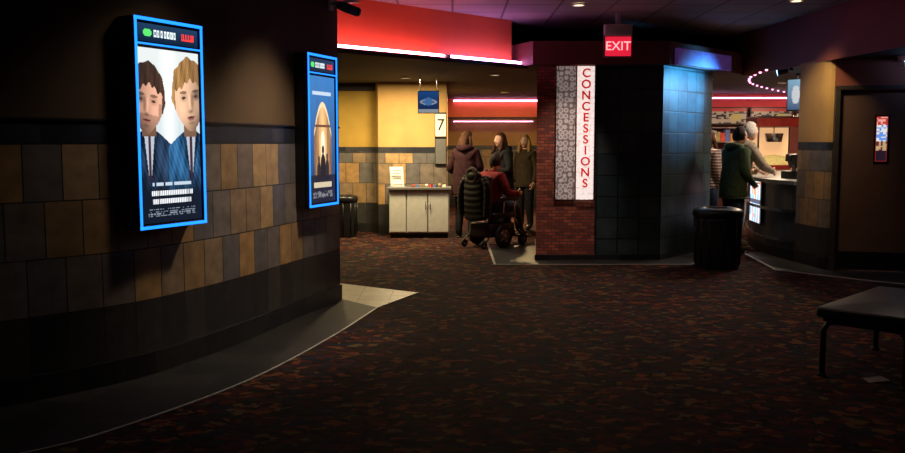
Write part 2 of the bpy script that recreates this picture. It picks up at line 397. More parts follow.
# ---------------------------------------------------------------- pillar
pf=[(1.06,11.38),(1.80,11.38),(1.80,11.42),(2.65,11.42),(3.60,12.58),(3.45,13.3),(1.24,13.3)]
pil=empty('tiled_pillar')
strip('shaft',pf,[0,2.46],[[M['brick'],M['brick'],M['ptile'],M['btile'],M['btile'],M['ptile'],M['brick']]],closed=True,parent=pil)
b=B(); cx=sum(p[0] for p in pf)/7; cy=sum(p[1] for p in pf)/7
pp=[(cx+(x-cx)*1.012,cy+(y-cy)*1.012) for x,y in pf]; b.prism(pp,0,.07,M['skirt']); b.make('plinth',pil)
sg=empty('concessions_sign',(1.54,11.37,1.61))
b=B(); b.box((-.125,-.02,0),(.24,.025,1.66),M['signL']); b.box((.125,-.028,0),(.21,.045,1.66),M['signR'])
for x in (0,-.247,.235): b.box((x,-.02,0),(.008,.06,1.67),M['chrome'])
for z in (-.78,-.4,0,.4,.78): b.cyl((-.22,-.03,z),(-.22,-.045,z),.008,M['chrome'],8)
b.make('panel',sg)
for i,ch in enumerate('CONCESSIONS'):
    text(ch,.15,M['letter'],(.125,-.056,.74-i*.137),(math.pi/2,0,0),sg,'letter',.006,.003)

# ---------------------------------------------------------------- poster cases
def mixc(a,b2,t): t=max(0,min(1,t)); return tuple(x+(y-x)*t for x,y in zip(a,b2))
def el(u,v,cu,cv,ru,rv): return ((u-cu)/ru)**2+((v-cv)/rv)**2<1
def noise(u,v):
    h=math.sin(u*127.1+v*311.7)*43758.5; return h-math.floor(h)
def sn(u,v):
    return .5+.2*math.sin(u*13.1+v*7.7)+.15*math.sin(u*29.3-v*31.1+1)+.15*math.sin(u*61+v*47+2)
def ss(a,b2,x):
    t=max(0,min(1,(x-a)/(b2-a))); return t*t*(3-2*t)
def face(u,v,cu,cv,r,sk,hr,lit,hairtop=.45,beard=0,tilt=0,messy=0):
    x0=(u-cu)/r; y0=(v-cv)/(r*.70)
    x=x0*math.cos(tilt)-y0*math.sin(tilt); y=x0*math.sin(tilt)+y0*math.cos(tilt)
    rim=1+messy*(.06*math.sin(math.atan2(y,x)*9+cu*7)+.04*math.sin(math.atan2(y,x)*17))
    hx=x/(1.13); hair=hx*hx+((y-.22)/1.12)**2<rim and y>-.25
    jaw=1.0 if y>-.2 else 1.0-.38*((-y-.2)/.8)**1.5
    if (x/jaw)**2+y*y*.96<1 and y<hairtop+.12*math.sin(x*4+cu*9)+.06*math.sin(x*17) and abs(x)<.95:
        s=.34+.56*ss(-.9,1,lit*x)-.18*x*x+.10*y
        s-=.22*ss(-.45,-1,y)
        for sx in (-1,1):
            d=((x-sx*.40)/.30)**2+((y-.12)/.20)**2; s-=.26*max(0,1-d)
            if el(x,y,sx*.40,.09,.13,.045): s=.06
            if el(x,y,sx*.41,.25+.03*abs(x),.24,.05): s=s*.35
            d=((x-sx*.52)/.28)**2+((y+.25)/.28)**2; s+=.10*max(0,1-d)
        d=((x+lit*.14)/.13)**2+((y+.05)/.34)**2; s-=.26*max(0,1-d)
        d=((x-lit*.03)/.09)**2+((y+.05)/.34)**2; s+=.20*max(0,1-d)
        d=(x/.20)**2+((y+.37)/.08)**2; s-=.30*max(0,1-d)
        if el(x,y,0,-.56,.26,.035): return (.10,.03,.025)
        if el(x,y,0,-.61,.21,.05): return (.42*s+.10,.12,.09)
        d=(x/.25)**2+((y+.74)/.08)**2; s-=.15*max(0,1-d)
        if beard and (y<-.36 or abs(x)>.74) and y<.05: s*=.62
        s=max(.03,s); return tuple(c*s*1.15 for c in sk)
    if hair:
        s=.30+1.0*sn(u*3+v*.5,v*1.2)*(.40+.6*ss(-1,1,lit*x))
        return tuple(c*s for c in hr)
    return None
def poster1(u,v):
    c=mixc((.42,.54,.62),(.72,.77,.76),v+.15*sn(u,v))
    c=mixc(c,(.95,.97,.95),max(0,1-abs(u-.48)*6)*.8)
    def suit(cu,w,sh,col1,col2):
        x=(u-cu)/w
        top=.555-.13*abs(x)**1.3
        if v<top and abs(x)<1.05:
            s=sn(u*1.7+v*.6,v*1.3); cc=mixc(col1,col2,s*1.1-.2+.45*sh*x)
            if abs(x)<.20*(v-.22)/.33+.02 and v>.24: cc=(.45,.5,.56) if abs(x)>.05 else (.05,.02,.04)
            elif abs(x)<.36*(v-.22)/.33+.03 and v>.24: cc=mixc(cc,(.0,.0,.01),.6)
            return cc
    a=suit(.15,.42,1,(.003,.008,.018),(.03,.07,.15))
    if a: c=a
    a=suit(.84,.42,-1,(.003,.02,.05),(.04,.18,.40))
    if a and u>.45: c=a
    for cu,k in ((.15,(.42,.21,.13)),(.83,(.50,.27,.16))):
        if abs(u-cu)<.11 and .50<v<.60: c=tuple(q*(.35+1.5*abs(v-.50)) for q in k)
    q=face(u,v,.13,.69,.25,(.88,.46,.31),(.07,.035,.022),1,.5,1,.10,.6); c=q or c
    q=face(u,v,.84,.72,.265,(1,.60,.38),(.46,.24,.08),-1,.50,0,-.10,1); c=q or c
    if v<.30: c=mixc(c,(.004,.008,.018),(.30-v)*7)
    if .215<v<.232 and .15<u<.85 and noise(int(u*34),3)>.3: c=(.5,.6,.7)
    for r0,k in ((.155,1),(.108,2)):
        if r0<v<r0+.032 and .12+.03*k<u<.88-.03*k and (u*33)%1>.28 and noise(int(u*9),k)>.12: c=(.85,.87,.9)
    if .035<v<.085 and .1<u<.9 and int(v*160)%2==0 and noise(int(u*60),int(v*80))>.45: c=(.2,.25,.3)
    return c
def poster2(u,v):
    c=mixc((.01,.03,.09),(.04,.20,.52),v+.15*sn(u,v)-.1)
    x=u-.52; ar=.80-2.2*x*x
    if .22<v<ar and abs(x)<.33:
        t=abs(x)*2.6+abs(v-.5)*.4
        c=mixc((1.0,.60,.25),(.22,.08,.03),t+.25*sn(u*2,v*2)-.1)
        if abs(x)>.16 and int(abs(x)*36)%2==0: c=mixc(c,(.08,.03,.02),.6)
        if v>ar-.04: c=(.95,.7,.4)
        if .60<v<.62: c=(.15,.06,.03)
        if el(u,v,.52,.44,.10,.13): c=mixc((1,.95,.75),(1,.6,.25),abs(x)*9)
    if el(u,v,.52,.27,.10,.12) or el(u,v,.52,.42,.045,.035): c=(.01,.01,.015)
    if el(u,v,.36,.24,.07,.09) or el(u,v,.36,.345,.035,.026): c=(.02,.02,.03)
    if el(u,v,.68,.25,.07,.10) or el(u,v,.68,.365,.035,.026): c=(.02,.02,.03)
    if .85<v<.882 and .14<u<.86 and (u*26)%1>.28: c=(.65,.75,.85)
    if v<.22: c=mixc(c,(.01,.01,.02),.9)
    if .12<v<.16 and .15<u<.85 and (u*26)%1>.28: c=(.75,.62,.42)
    if .04<v<.09 and .12<u<.88 and noise(int(u*40),int(v*60))>.5: c=(.2,.2,.22)
    return c
def header(u,v):
    c=mixc((.0,.01,.03),(.01,.04,.10),v)
    if .30<v<.72 and .27<u<.64:
        k=(u-.27)/.37*7; f=k-int(k)
        if f<.72 and not (.25<f<.5 and .42<v<.6): c=(.85,.97,1)
    if .30<v<.72 and .10<u<.23 and abs((v-.5)/.42)+abs((u-.165)/.08)<1: c=(.1,.75,.15)
    if .32<v<.70 and .72<u<.93 and (int(u*48)%2==0 or v<.42): c=(1,.05,.04)
    return c
PM=attrmat('poster_backlit',1.2)
def case(loc,deg,w,h,fn):
    e=empty('backlit_movie_poster_case',loc,math.radians(deg))
    b=B(); D=.135
    b.box((0,D/2+.004,0),(w-.01,D-.03,h-.01),M['black'])
    f=.03
    for sx in (-1,1): b.box((sx*(w/2-f/2),.0,0),(f,.03,h),M['black'])
    for sz in (-1,1): b.box((0,.0,sz*(h/2-f/2)),(w,.03,f),M['black'])
    b.box((0,.0,h/2-.165),(w-.05,.03,.018),M['black'])
    b.make('housing',e,bevel=.006)
    b=B(); q=.015
    for sx in (-1,1): b.box((sx*(w/2-.014),-.017,0),(q,.01,h-.01),M['blueedge'])
    for sz in (-1,1): b.box((0,-.017,sz*(h/2-.014)),(w-.01,.01,q+.004),M['blueedge'])
    b.box((0,-.017,h/2-.165),(w-.05,.01,.010),M['blueedge'])
    b.make('edge_light',e)
    gridimg('poster',w-.07,h-.225,130,210,fn,PM,e,(0,-.004,-.075))
    gridimg('header_panel',w-.07,.11,90,20,header,PM,e,(0,-.004,h/2-.095))
    return e
case((-1.80,5.775,1.61),64.7,.61,1.31,poster1)
case((-1.135,7.86,1.595),71.5,.56,1.31,poster2)

# ---------------------------------------------------------------- signs and camera
e=empty('exit_sign',(1.99,11.0,0))
b=B(); b.box((0,0,2.98),(.05,.05,.14),M['whitep']); b.rbox((0,0,2.84),(.34,.09,.14),.02,M['whitep']); b.box((0,0,2.65),(.34,.06,.27),M['greyd'])
b.box((0,-.032,2.645),(.31,.008,.23),M['redglow']); b.make('housing',e)
text('EXIT',.15,M['exitlet'],(0,-.04,2.645),(math.pi/2,0,0),e,'letters')
e=empty('security_camera',(-1.09,8.30,2.70),math.radians(70))
b=B(); b.box((0,.02,.06),(.08,.03,.14),M['whitep']); b.cyl((0,0,.05),(0,-.12,.03),.014,M['whitep'],10); b.tube([(0,-.06,.03),(0,-.12,.01),(.0,-.26,-.04)],[.03,.042,.042],M['greyd'],14); b.cyl((0,-.26,-.04),(0,-.275,-.046),.03,M['black'],14)
b.rbox((0,-.15,.055),(.10,.22,.015),.02,M['whitep']); b.make('camera_body',e)
e=empty('hanging_auditorium_sign',(-.35,13.2,2.08))
def hs(u,v):
    c=mixc((.01,.03,.12),(.02,.12,.42),v)
    if el(u,v,.5,.5,.42,.14) and not el(u,v,.5,.5,.3,.07): c=(.5,.6,.8)
    if el(u,v,.5,.52,.2,.2): c=(.10,.3,.7)
    if v<.16: c=(.55,.6,.65)
    return c
b=B(); b.box((0,.015,0),(.31,.025,.33),M['black'])
for x in (-.12,.12): b.cyl((x,.015,.16),(x,.015,.38),.005,M['chrome'],8)
b.make('board',e,bevel=.003); gridimg('face',.29,.31,30,30,hs,attrmat('sign_dim',.45),e,(0,-.001,0))
e=empty('auditorium_number_sign',(-.19,14.56,1.55))
b=B(); b.box((0,.02,0),(.19,.03,.85),M['blackm']); b.box((0,0,.22),(.17,.012,.36),M['paper']); b.box((0,0,-.2),(.17,.012,.40),M['greyd']); b.make('plate',e,bevel=.003)
text('7',.26,M['black'],(0,-.008,.22),(math.pi/2,0,0),e,'numeral')

# ---------------------------------------------------------------- door
dv=math.atan2(10.25-10.507,1.0)
e=empty('door_1',(4.92,10.38,0),dv)
b=B()
for sx in (-1,1): b.box((sx*.485,0,1.06),(.055,.14,2.12),M['frame'])
b.box((0,0,2.12),(1.03,.14,.05),M['frame'])
b.make('frame',e,bevel=.004)
b=B()
W=.46; wx=.07; z0,z1=1.27,1.80
b.box((-(W+wx)/2,0,1.05),(W-wx,.045,2.08),M['doorm']); b.box(((W+wx)/2,0,1.05),(W-wx,.045,2.08),M['doorm'])
b.box((0,0,z0/2+.005),(2*wx,.045,z0-.01),M['doorm']); b.box((0,0,(z1+2.09)/2),(2*wx,.045,2.09-z1),M['doorm'])
for sx in (-1,1): b.box((sx*wx,-.02,(z0+z1)/2),(.018,.02,z1-z0+.02),M['blackm'])
for zz in (z0,z1): b.box((0,-.02,zz),(2*wx+.018,.02,.018),M['blackm'])
b.box((.38,-.03,1.03),(.05,.01,.26),M['chrome']); b.tube([(.38,-.03,1.12),(.38,-.075,1.12),(.38,-.075,.94),(.38,-.03,.94)],.009,M['chrome'],8)
b.box((0,-.026,.13),(.84,.004,.2),M['blackm'])
for zz in (.3,1.05,1.8): b.cyl((-.465,-.03,zz-.05),(-.465,-.03,zz+.05),.009,M['chrome'],8)
b.make('door_leaf',e,bevel=.003)
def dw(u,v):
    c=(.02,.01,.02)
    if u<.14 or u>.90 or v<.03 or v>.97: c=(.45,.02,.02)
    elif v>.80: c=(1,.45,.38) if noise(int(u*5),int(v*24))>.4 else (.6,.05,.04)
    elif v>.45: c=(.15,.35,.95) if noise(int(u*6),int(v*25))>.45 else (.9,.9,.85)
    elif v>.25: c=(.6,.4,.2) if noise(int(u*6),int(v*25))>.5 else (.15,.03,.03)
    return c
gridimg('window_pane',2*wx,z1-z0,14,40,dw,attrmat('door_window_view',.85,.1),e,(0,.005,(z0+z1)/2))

def can(loc,r,h,rz=0):
    b=B()
    def pt(rr,t): return (rr*(abs(math.cos(t))**.75)*math.copysign(1,math.cos(t)),rr*(abs(math.sin(t))**.75)*math.copysign(1,math.sin(t)))
    def rg(rr,z,n=32): return [(*pt(rr,2*math.pi*k/n),z) for k in range(n)]
    b.rings([rg(r*.88,0),rg(r*.9,.02),rg(r*.96,h*.8),rg(r*.96,h*.86)],M['black'])
    b.rings([rg(r*1.0,h*.85),rg(r*1.03,h*.87),rg(r*1.03,h*.93),rg(r*.98,h*.97),rg(r*.80,h),rg(r*.62,h),rg(r*.55,h*.94),rg(r*.5,h*.7)],M['blackm'])
    for k in range(12):
        a=2*math.pi*k/12; p=pt(r*.93,a); q=pt(r*.96,a); b.cyl((*p,.05),(*q,h*.82),.008,M['blackm'],6)
    return b.make('trash_can',None,loc,rz)
can((3.17,10.72,.0),.275,.72)
can((-1.72,14.3,0),.21,.66)

# ---------------------------------------------------------------- bench
ax=math.atan2(.73,.69)
e=empty('upholstered_bench',(2.34,5.66,0),ax)
b=B(); b.rbox((.55,-.26,.425),(1.16,.56,.065),.03,M['vinyl']); b.box((.55,-.26,.38),(1.08,.48,.03),M['blackm'])
b.make('seat_pad',e)
b=B()
for x in (.05,1.05):
    b.tube([(x,-.01,.015),(x,-.01,.30),(x,-.04,.35),(x,-.10,.36),(x,-.42,.36),(x,-.48,.35),(x,-.51,.30),(x,-.51,.015)],.018,M['blackm'],10)
    for y in (-.01,-.51): b.cyl((x,y,0),(x,y,.02),.026,M['rubber'],14)
for y in (-.04,-.48): b.cyl((.05,y,.35),(1.05,y,.35),.013,M['blackm'],8)
b.make('legs',e)
b=B(); b.add([(0,0,.006),(.16,.03,.006),(.15,.13,.012),(.01,.10,.008)],[(0,1,2,3)],M['pale_patch']); b.add([(.01,.10,.008),(.15,.13,.012),(.12,.16,.03),(.02,.14,.03)],[(0,1,2,3)],M['pale_patch']); b.make('pale_floor_patch',None,(2.60,5.50,0),.1)  # made-up folded sheet standing in for a light patch of floor tile

# ---------------------------------------------------------------- cabinet
e=empty('waste_station_cabinet',(-.52,14.28,0))
b=B(); b.box((0,.02,.42),(.94,.52,.68),M['grey']); b.box((0,.04,.04),(.9,.46,.08),M['black']); b.box((0,0,.775),(1.0,.58,.035),M['greyd'])
b.make('carcass',e,bevel=.005)
b=B(); b.box((-.335,-.245,.42),(.25,.018,.64),M['grey'])
for x in (-.03,.30): b.box((x,-.245,.42),(.31,.018,.64),M['grey'])
b.box((-.203,-.24,.42),(.012,.012,.66),M['greyd']); b.box((.135,-.24,.42),(.012,.012,.66),M['greyd'])
b.cyl((.10,-.27,.45),(.10,-.27,.58),.007,M['chrome'],8); b.cyl((.17,-.27,.45),(.17,-.27,.58),.007,M['chrome'],8)
b.make('doors',e,bevel=.003)
e=empty('brochure_stand',(-.88,14.25,.795))
b=B(); b.box((0,.0,.16),(.22,.012,.32),M['whitep'],rx=-.25,rz=.3); b.box((0,-.012,.17),(.19,.004,.27),M['paper'],rx=-.25,rz=.3); b.box((0,.03,.006),(.22,.16,.012),M['whitep'],rz=.3)
for i in range(5): b.box((0,-.0155-.011*i,.08+i*.045),(.15,.003,.012),M['greyd'],rz=.3)
b.make('stand',e,bevel=.001)
b=B()
cols=[pm('item_a',(.5,.05,.05)),pm('item_b',(.1,.2,.5)),pm('item_c',(.4,.3,.15)),M['paper']]
x=-.62
for i in range(8):
    w=random.uniform(.04,.07); h=random.uniform(.03,.06)
    if i%3==0: b.tube([(x,14.25,.793),(x,14.25,.793+h)],[.02,.026],cols[i%4],12)
    else: b.box((x,14.22+.04*(i%2),.793+h/2),(w,.05,h),cols[i%4],rz=.2*i)
    x+=.07
b.make('pamphlet_and_cup_cluster')

# ---------------------------------------------------------------- concession stand
CP=spline([(4.33,11.3),(4.27,11.7),(4.24,12.2),(4.33,13.0),(4.72,14.2),(5.5,15.4),(6.6,16.2)],6)
e=empty('concession_counter')
strip('front',CP,[0,.12,.96],[M['black'],M['ctile']],parent=e)
b=B(); top=offs(CP,-.05)
b.rings([[(p[0],p[1],.96),(q[0],q[1],.96),(q[0],q[1],1.01),(p[0],p[1],1.01)] for p,q in zip(top,offs(CP,.6))],M['greyd'],False)
ribbon(b,offs(CP,-.03),.03,.60,.64,M['chrome']); ribbon(b,offs(CP,-.03),.03,.22,.26,M['chrome'])
b.make('counter_top',e)
strip('back',offs(CP,.55),[0,.96],[M['dark']],parent=e)
def disp(u,v):
    c=(.75,.85,1.0)
    if int(u*8)%2==0 and noise(int(u*8),int(v*6))>.35: c=(.2,.5,.9)
    if noise(int(u*10)+3,int(v*9))>.82: c=(1,.4,.2)
    if abs(v-.5)<.03: c=(.1,.1,.15)
    return c
d0=Vector((4.235,12.28)); d1=Vector((4.29,12.85)); dd=d1-d0
g=gridimg('display_panel',dd.length,.58,16,20,disp,attrmat('display_light',1.4),e,((d0.x+d1.x)/2-.035,(d0.y+d1.y)/2,.68)); g.rotation_euler=(0,0,math.atan2(-dd.y,-dd.x))
b=B(); b.box((0,.012,0),(dd.length+.04,.02,.62),M['blackm']); q=b.make('display_frame',e); q.location=((d0.x+d1.x)/2-.03,(d0.y+d1.y)/2,.68); q.rotation_euler=g.rotation_euler
# point of sale terminal on the counter
e=empty('cash_register',(4.62,12.15,1.01),math.radians(100))
b=B(); b.rbox((0,0,.05),(.26,.28,.10),.02,M['blackm']); b.box((0,.02,.13),(.05,.05,.10),M['greyd']); b.box((0,.03,.24),(.27,.025,.19),M['black'],rx=-.3); b.box((.0,-.10,.105),(.18,.08,.012),M['greyd']); b.box((0,.10,.27),(.14,.02,.08),M['black'])
b.box((0,.014,.245),(.24,.006,.16),emis('register_screen',(.25,.5,.9),.8),rx=-.3)
b.make('terminal',e,bevel=.003)
# drink dispenser on back counter
e=empty('drink_dispenser',(6.95,16.75,0))
b=B(); b.box((0,0,.5),(.8,.65,1.0),M['greyd']); b.box((0,.10,1.42),(.7,.40,.82),M['blackm']); b.box((0,-.02,1.04),(.7,.6,.06),M['chrome']); b.box((0,-.14,1.70),(.68,.10,.26),M['blackm'])
b.box((0,-.195,1.72),(.62,.008,.20),emis('dispenser_panel',(.3,.5,1),1.1))
for i in range(6): b.box((-.27+i*.108,-.16,1.52),(.05,.07,.09),M['chrome']); b.cyl((-.27+i*.108,-.16,1.48),(-.27+i*.108,-.16,1.42),.012,M['black'],8)
b.make('machine',e,bevel=.004)
e=empty('popcorn_machine',(5.95,16.75,0))
red=pm('enamel_red',(.28,.02,.015),.4); corn=pm('popcorn',(.9,.7,.3),.8,var=.4,scale=60,bump=.8,emit=(1,.65,.2),es=.25)
b=B(); b.box((0,0,.5),(.9,.7,1.0),M['greyd']); b.box((0,0,1.04),(.8,.6,.08),red); b.box((0,0,1.86),(.84,.64,.16),red)
b.prism([(-.42,-.32),(.42,-.32),(.42,.32),(-.42,.32)],1.94,1.97,M['chrome'])
for sx in (-1,1):
    for sy in (-1,1): b.box((sx*.38,sy*.28,1.43),(.03,.03,.70),M['chrome'])
b.box((0,.27,1.43),(.74,.01,.68),emis('popcorn_glow',(1,.58,.28),.7))
b.ell((0,0,1.10),(.34,.24,.17),corn); b.tube([(0,0,1.5),(0,0,1.66)],[.14,.17],M['chrome'],16); b.cyl((0,0,1.66),(0,0,1.8),.01,M['chrome'],8)
b.make('machine',e,bevel=.004)
e=empty('snack_display_shelf',(5.1,17.9,0))
b=B()
for z in (.9,1.2,1.5,1.78): b.box((0,0,z),(1.6,.35,.02),M['chrome'])
for x in (-.8,.8): b.box((x,0,.9),(.03,.35,1.78),M['greyd'])
b.box((0,.16,.9),(1.6,.01,1.78),M['dark'])
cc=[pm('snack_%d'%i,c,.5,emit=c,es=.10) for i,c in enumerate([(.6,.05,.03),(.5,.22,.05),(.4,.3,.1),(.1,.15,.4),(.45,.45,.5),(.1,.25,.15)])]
for z in (.91,1.21,1.51):
    x=-.74
    while x<.74:
        w=random.uniform(.06,.11); h=random.uniform(.12,.23); b.box((x+w/2,-.05,z+h/2),(w*.9,.15,h),random.choice(cc)); x+=w
b.make('shelf',e)
def menu(u,v):
    c=(.02,.02,.03)
    if v>.8: c=(.8,.05,.03)
    elif noise(int(u*16),int(v*11))>.5: c=(.8,.5,.3)
    if el(u,v,.75,.4,.15,.25): c=(.9,.55,.15)
    return c
MMt=attrmat('menu_backlit',.4)
for i,x in enumerate((4.55,5.45,6.35,7.25)):
    e=empty('menu_board',(x,18.05,2.02))
    b=B(); b.box((0,.03,0),(.84,.06,.34),M['black']); b.make('case',e); gridimg('screen',.8,.30,32,14,menu,MMt,e,(0,-.004,0))
def tv(u,v):
    c=mixc((.02,.1,.25),(.3,.6,.85),v)
    if el(u,v,.5,.5,.25,.3): c=(.85,.9,.95)
    return c
e=empty('hanging_monitor',(4.80,12.7,2.16),math.radians(-55))
b=B(); b.box((0,.03,0),(.30,.05,.46),M['black']); b.cyl((0,.03,.23),(0,.03,.30),.02,M['blackm'],10); b.make('case',e,bevel=.004); gridimg('screen',.26,.42,16,24,tv,attrmat('monitor_glow',.6),e,(0,-.002,0))
b=B(); bulb=emis('bulb',(1,.32,.62),4)
arc=spline([(4.12,11.95),(4.22,12.6),(4.38,13.4),(4.75,14.5),(5.25,15.5),(5.85,16.5),(6.5,17.5)],40)
acc=0; last=arc[0]
for p in arc:
    acc+=(Vector(p)-Vector(last)).length; last=p
    if acc>.42 or p is arc[0]:
        acc=0; x,y=p
        b.cyl((x,y,2.458),(x,y,2.45),.03,M['greyd'],12); b.ell((x,y,2.442),(.020,.020,.015),bulb,10)
b.make('soffit_string_lights')

# ---------------------------------------------------------------- people
skinA=pm('skin',(.62,.36,.26),.5,var=.06)
lipm=pm('lips',(.35,.1,.09),.5); eyem=pm('eye',(.03,.02,.02),.2)
def skin_mesh(J,R,bones,root):
    names=list(J); idx={n:i for i,n in enumerate(names)}
    me=bpy.data.meshes.new('tmp'); me.from_pydata([J[n] for n in names],[(idx[a],idx[c]) for a,c in bones],[])
    o=bpy.data.objects.new('tmp',me); S.collection.objects.link(o)
    o.modifiers.new('Skin','SKIN'); sv=me.skin_vertices
    for n in names:
        r=R[n]*1.18; sv[0].data[idx[n]].radius=(r,r); sv[0].data[idx[n]].use_root=(n==root)
    sb=o.modifiers.new('Sub','SUBSURF'); sb.levels=2; sb.render_levels=2
    bpy.context.view_layer.update()
    ev=o.evaluated_get(bpy.context.evaluated_depsgraph_get()); m2=ev.to_mesh()
    vs=[tuple(v.co) for v in m2.vertices]; fs=[tuple(p.vertices) for p in m2.polygons]
    ev.to_mesh_clear(); bpy.data.objects.remove(o); bpy.data.meshes.remove(me)
    return vs,fs
def segd(p,a,c):
    ab=c-a; t=max(0,min(1,(p-a).dot(ab)/max(ab.length_squared,1e-9))); return (p-(a+ab*t)).length
def add_hand(b,wr,el_,side,skin,curl=.6):
    wr=Vector(wr); d=(wr-Vector(el_)).normalized()
    a=Vector((0,1,0)) if abs(d.y)<.8 else Vector((0,0,1))
    a=(a-d*a.dot(d)).normalized(); n=d.cross(a)*side
    b.tube([wr-d*.02,wr+d*.02,wr+d*.06,wr+d*.09],[(.024,.02),(.034,.018),(.04,.017),(.036,.013)],skin,12,side=a)
    for k,L in enumerate((.070,.080,.074,.058)):
        o=wr+d*.082+a*(.029-.0195*k); p=[o]; ang=0; q=o
        for s_,m_ in ((.45,.5),(.3,1),(.25,1)):
            ang+=curl*m_; q=q+(d*math.cos(ang)+n*math.sin(ang))*L*s_; p.append(q)
        b.tube(p,[.0095,.009,.008,.0065],skin,8)
    o=wr+d*.03+a*.032; b.tube([o,o+a*.025+d*.022+n*.008,o+a*.032+d*.05+n*.018,o+a*.03+d*.07+n*.025],[.012,.011,.0095,.007],skin,8)
def add_head(b,c,pitch,yaw,skin,hairm,style):
    X=Matrix.Translation(c)@Matrix.Rotation(yaw,4,'Z')@Matrix.Rotation(-pitch,4,'X')
    n,h=28,22; vs=[]
    F=[(i*n+j,(i+1)*n+j,(i+1)*n+(j+1)%n,i*n+(j+1)%n) for i in range(h) for j in range(n)]
    D=[(math.sin(math.pi*i/h)*math.cos(2*math.pi*j/n),math.sin(math.pi*i/h)*math.sin(2*math.pi*j/n),math.cos(math.pi*i/h)) for i in range(h+1) for j in range(n)]
    for x,y,z in D:
        px,py,pz=x*.076,y*.097,z*.118
        if z<0: px*=1+.32*z; py*=1+(.30 if y<0 else .08)*z
        if y>0:
            g=lambda cx,cz,sx,sz: math.exp(-((x-cx)/sx)**2-((z-cz)/sz)**2)
            py+=.026*g(0,-.20,.13,.16)+.010*g(0,.02,.10,.2)-.010*g(.36,.05,.16,.12)-.010*g(-.36,.05,.16,.12)+.010*g(0,-.85,.3,.2)+.006*g(0,-.5,.22,.08)+.006*g(0,.28,.5,.12)
        vs.append((px,py,pz))
    b.add(vs,F,skin,True,X)
    for sx in (-1,1):
        b.ell((sx*.028,.082,.006),(.012,.008,.007),eyem,8,X=X)
        b.tube([(sx*.014,.092,.026),(sx*.03,.09,.030),(sx*.044,.078,.024)],.0035,hairm,6,X=X)
        b.ell((sx*.077,-.005,-.008),(.010,.020,.031),skin,10,X=X)
    b.ell((0,.088,-.056),(.024,.010,.006),lipm,8,X=X)
    hv=[];keep=[]
    for x,y,z in D:
        s_=1.15+.03*math.sin(9*x+7*z)
        px,py,pz=x*.078*s_,y*.098*s_,z*.121*(s_ if z>0 else 1)
        if z<0: px*=1+.12*z
        hv.append((px,py-.004,pz+.003))
        if style=='short': kk=(z>.52) or (y<.25 and z>-.5 and not (y>.0 and z<-.05))
        else: kk=(z>.52) or (y<.42 and z>-.75)
        keep.append(kk)
    b.add(hv,[f for f in F if all(keep[i] for i in f)],hairm,True,X)
    if style=='long':
        b.tube([(0,-.03,.07),(0,-.065,-.04),(0,-.08,-.14),(0,-.09,-.22),(0,-.085,-.30)],[(.08,.06),(.105,.07),(.118,.062),(.11,.05),(.06,.02)],hairm,16,side=(1,0,0),X=X)
        for sx in (-1,1): b.tube([(sx*.07,.01,.05),(sx*.09,.02,-.05),(sx*.095,.03,-.14),(sx*.085,.04,-.22)],[.024,.032,.032,.012],hairm,8,X=X)
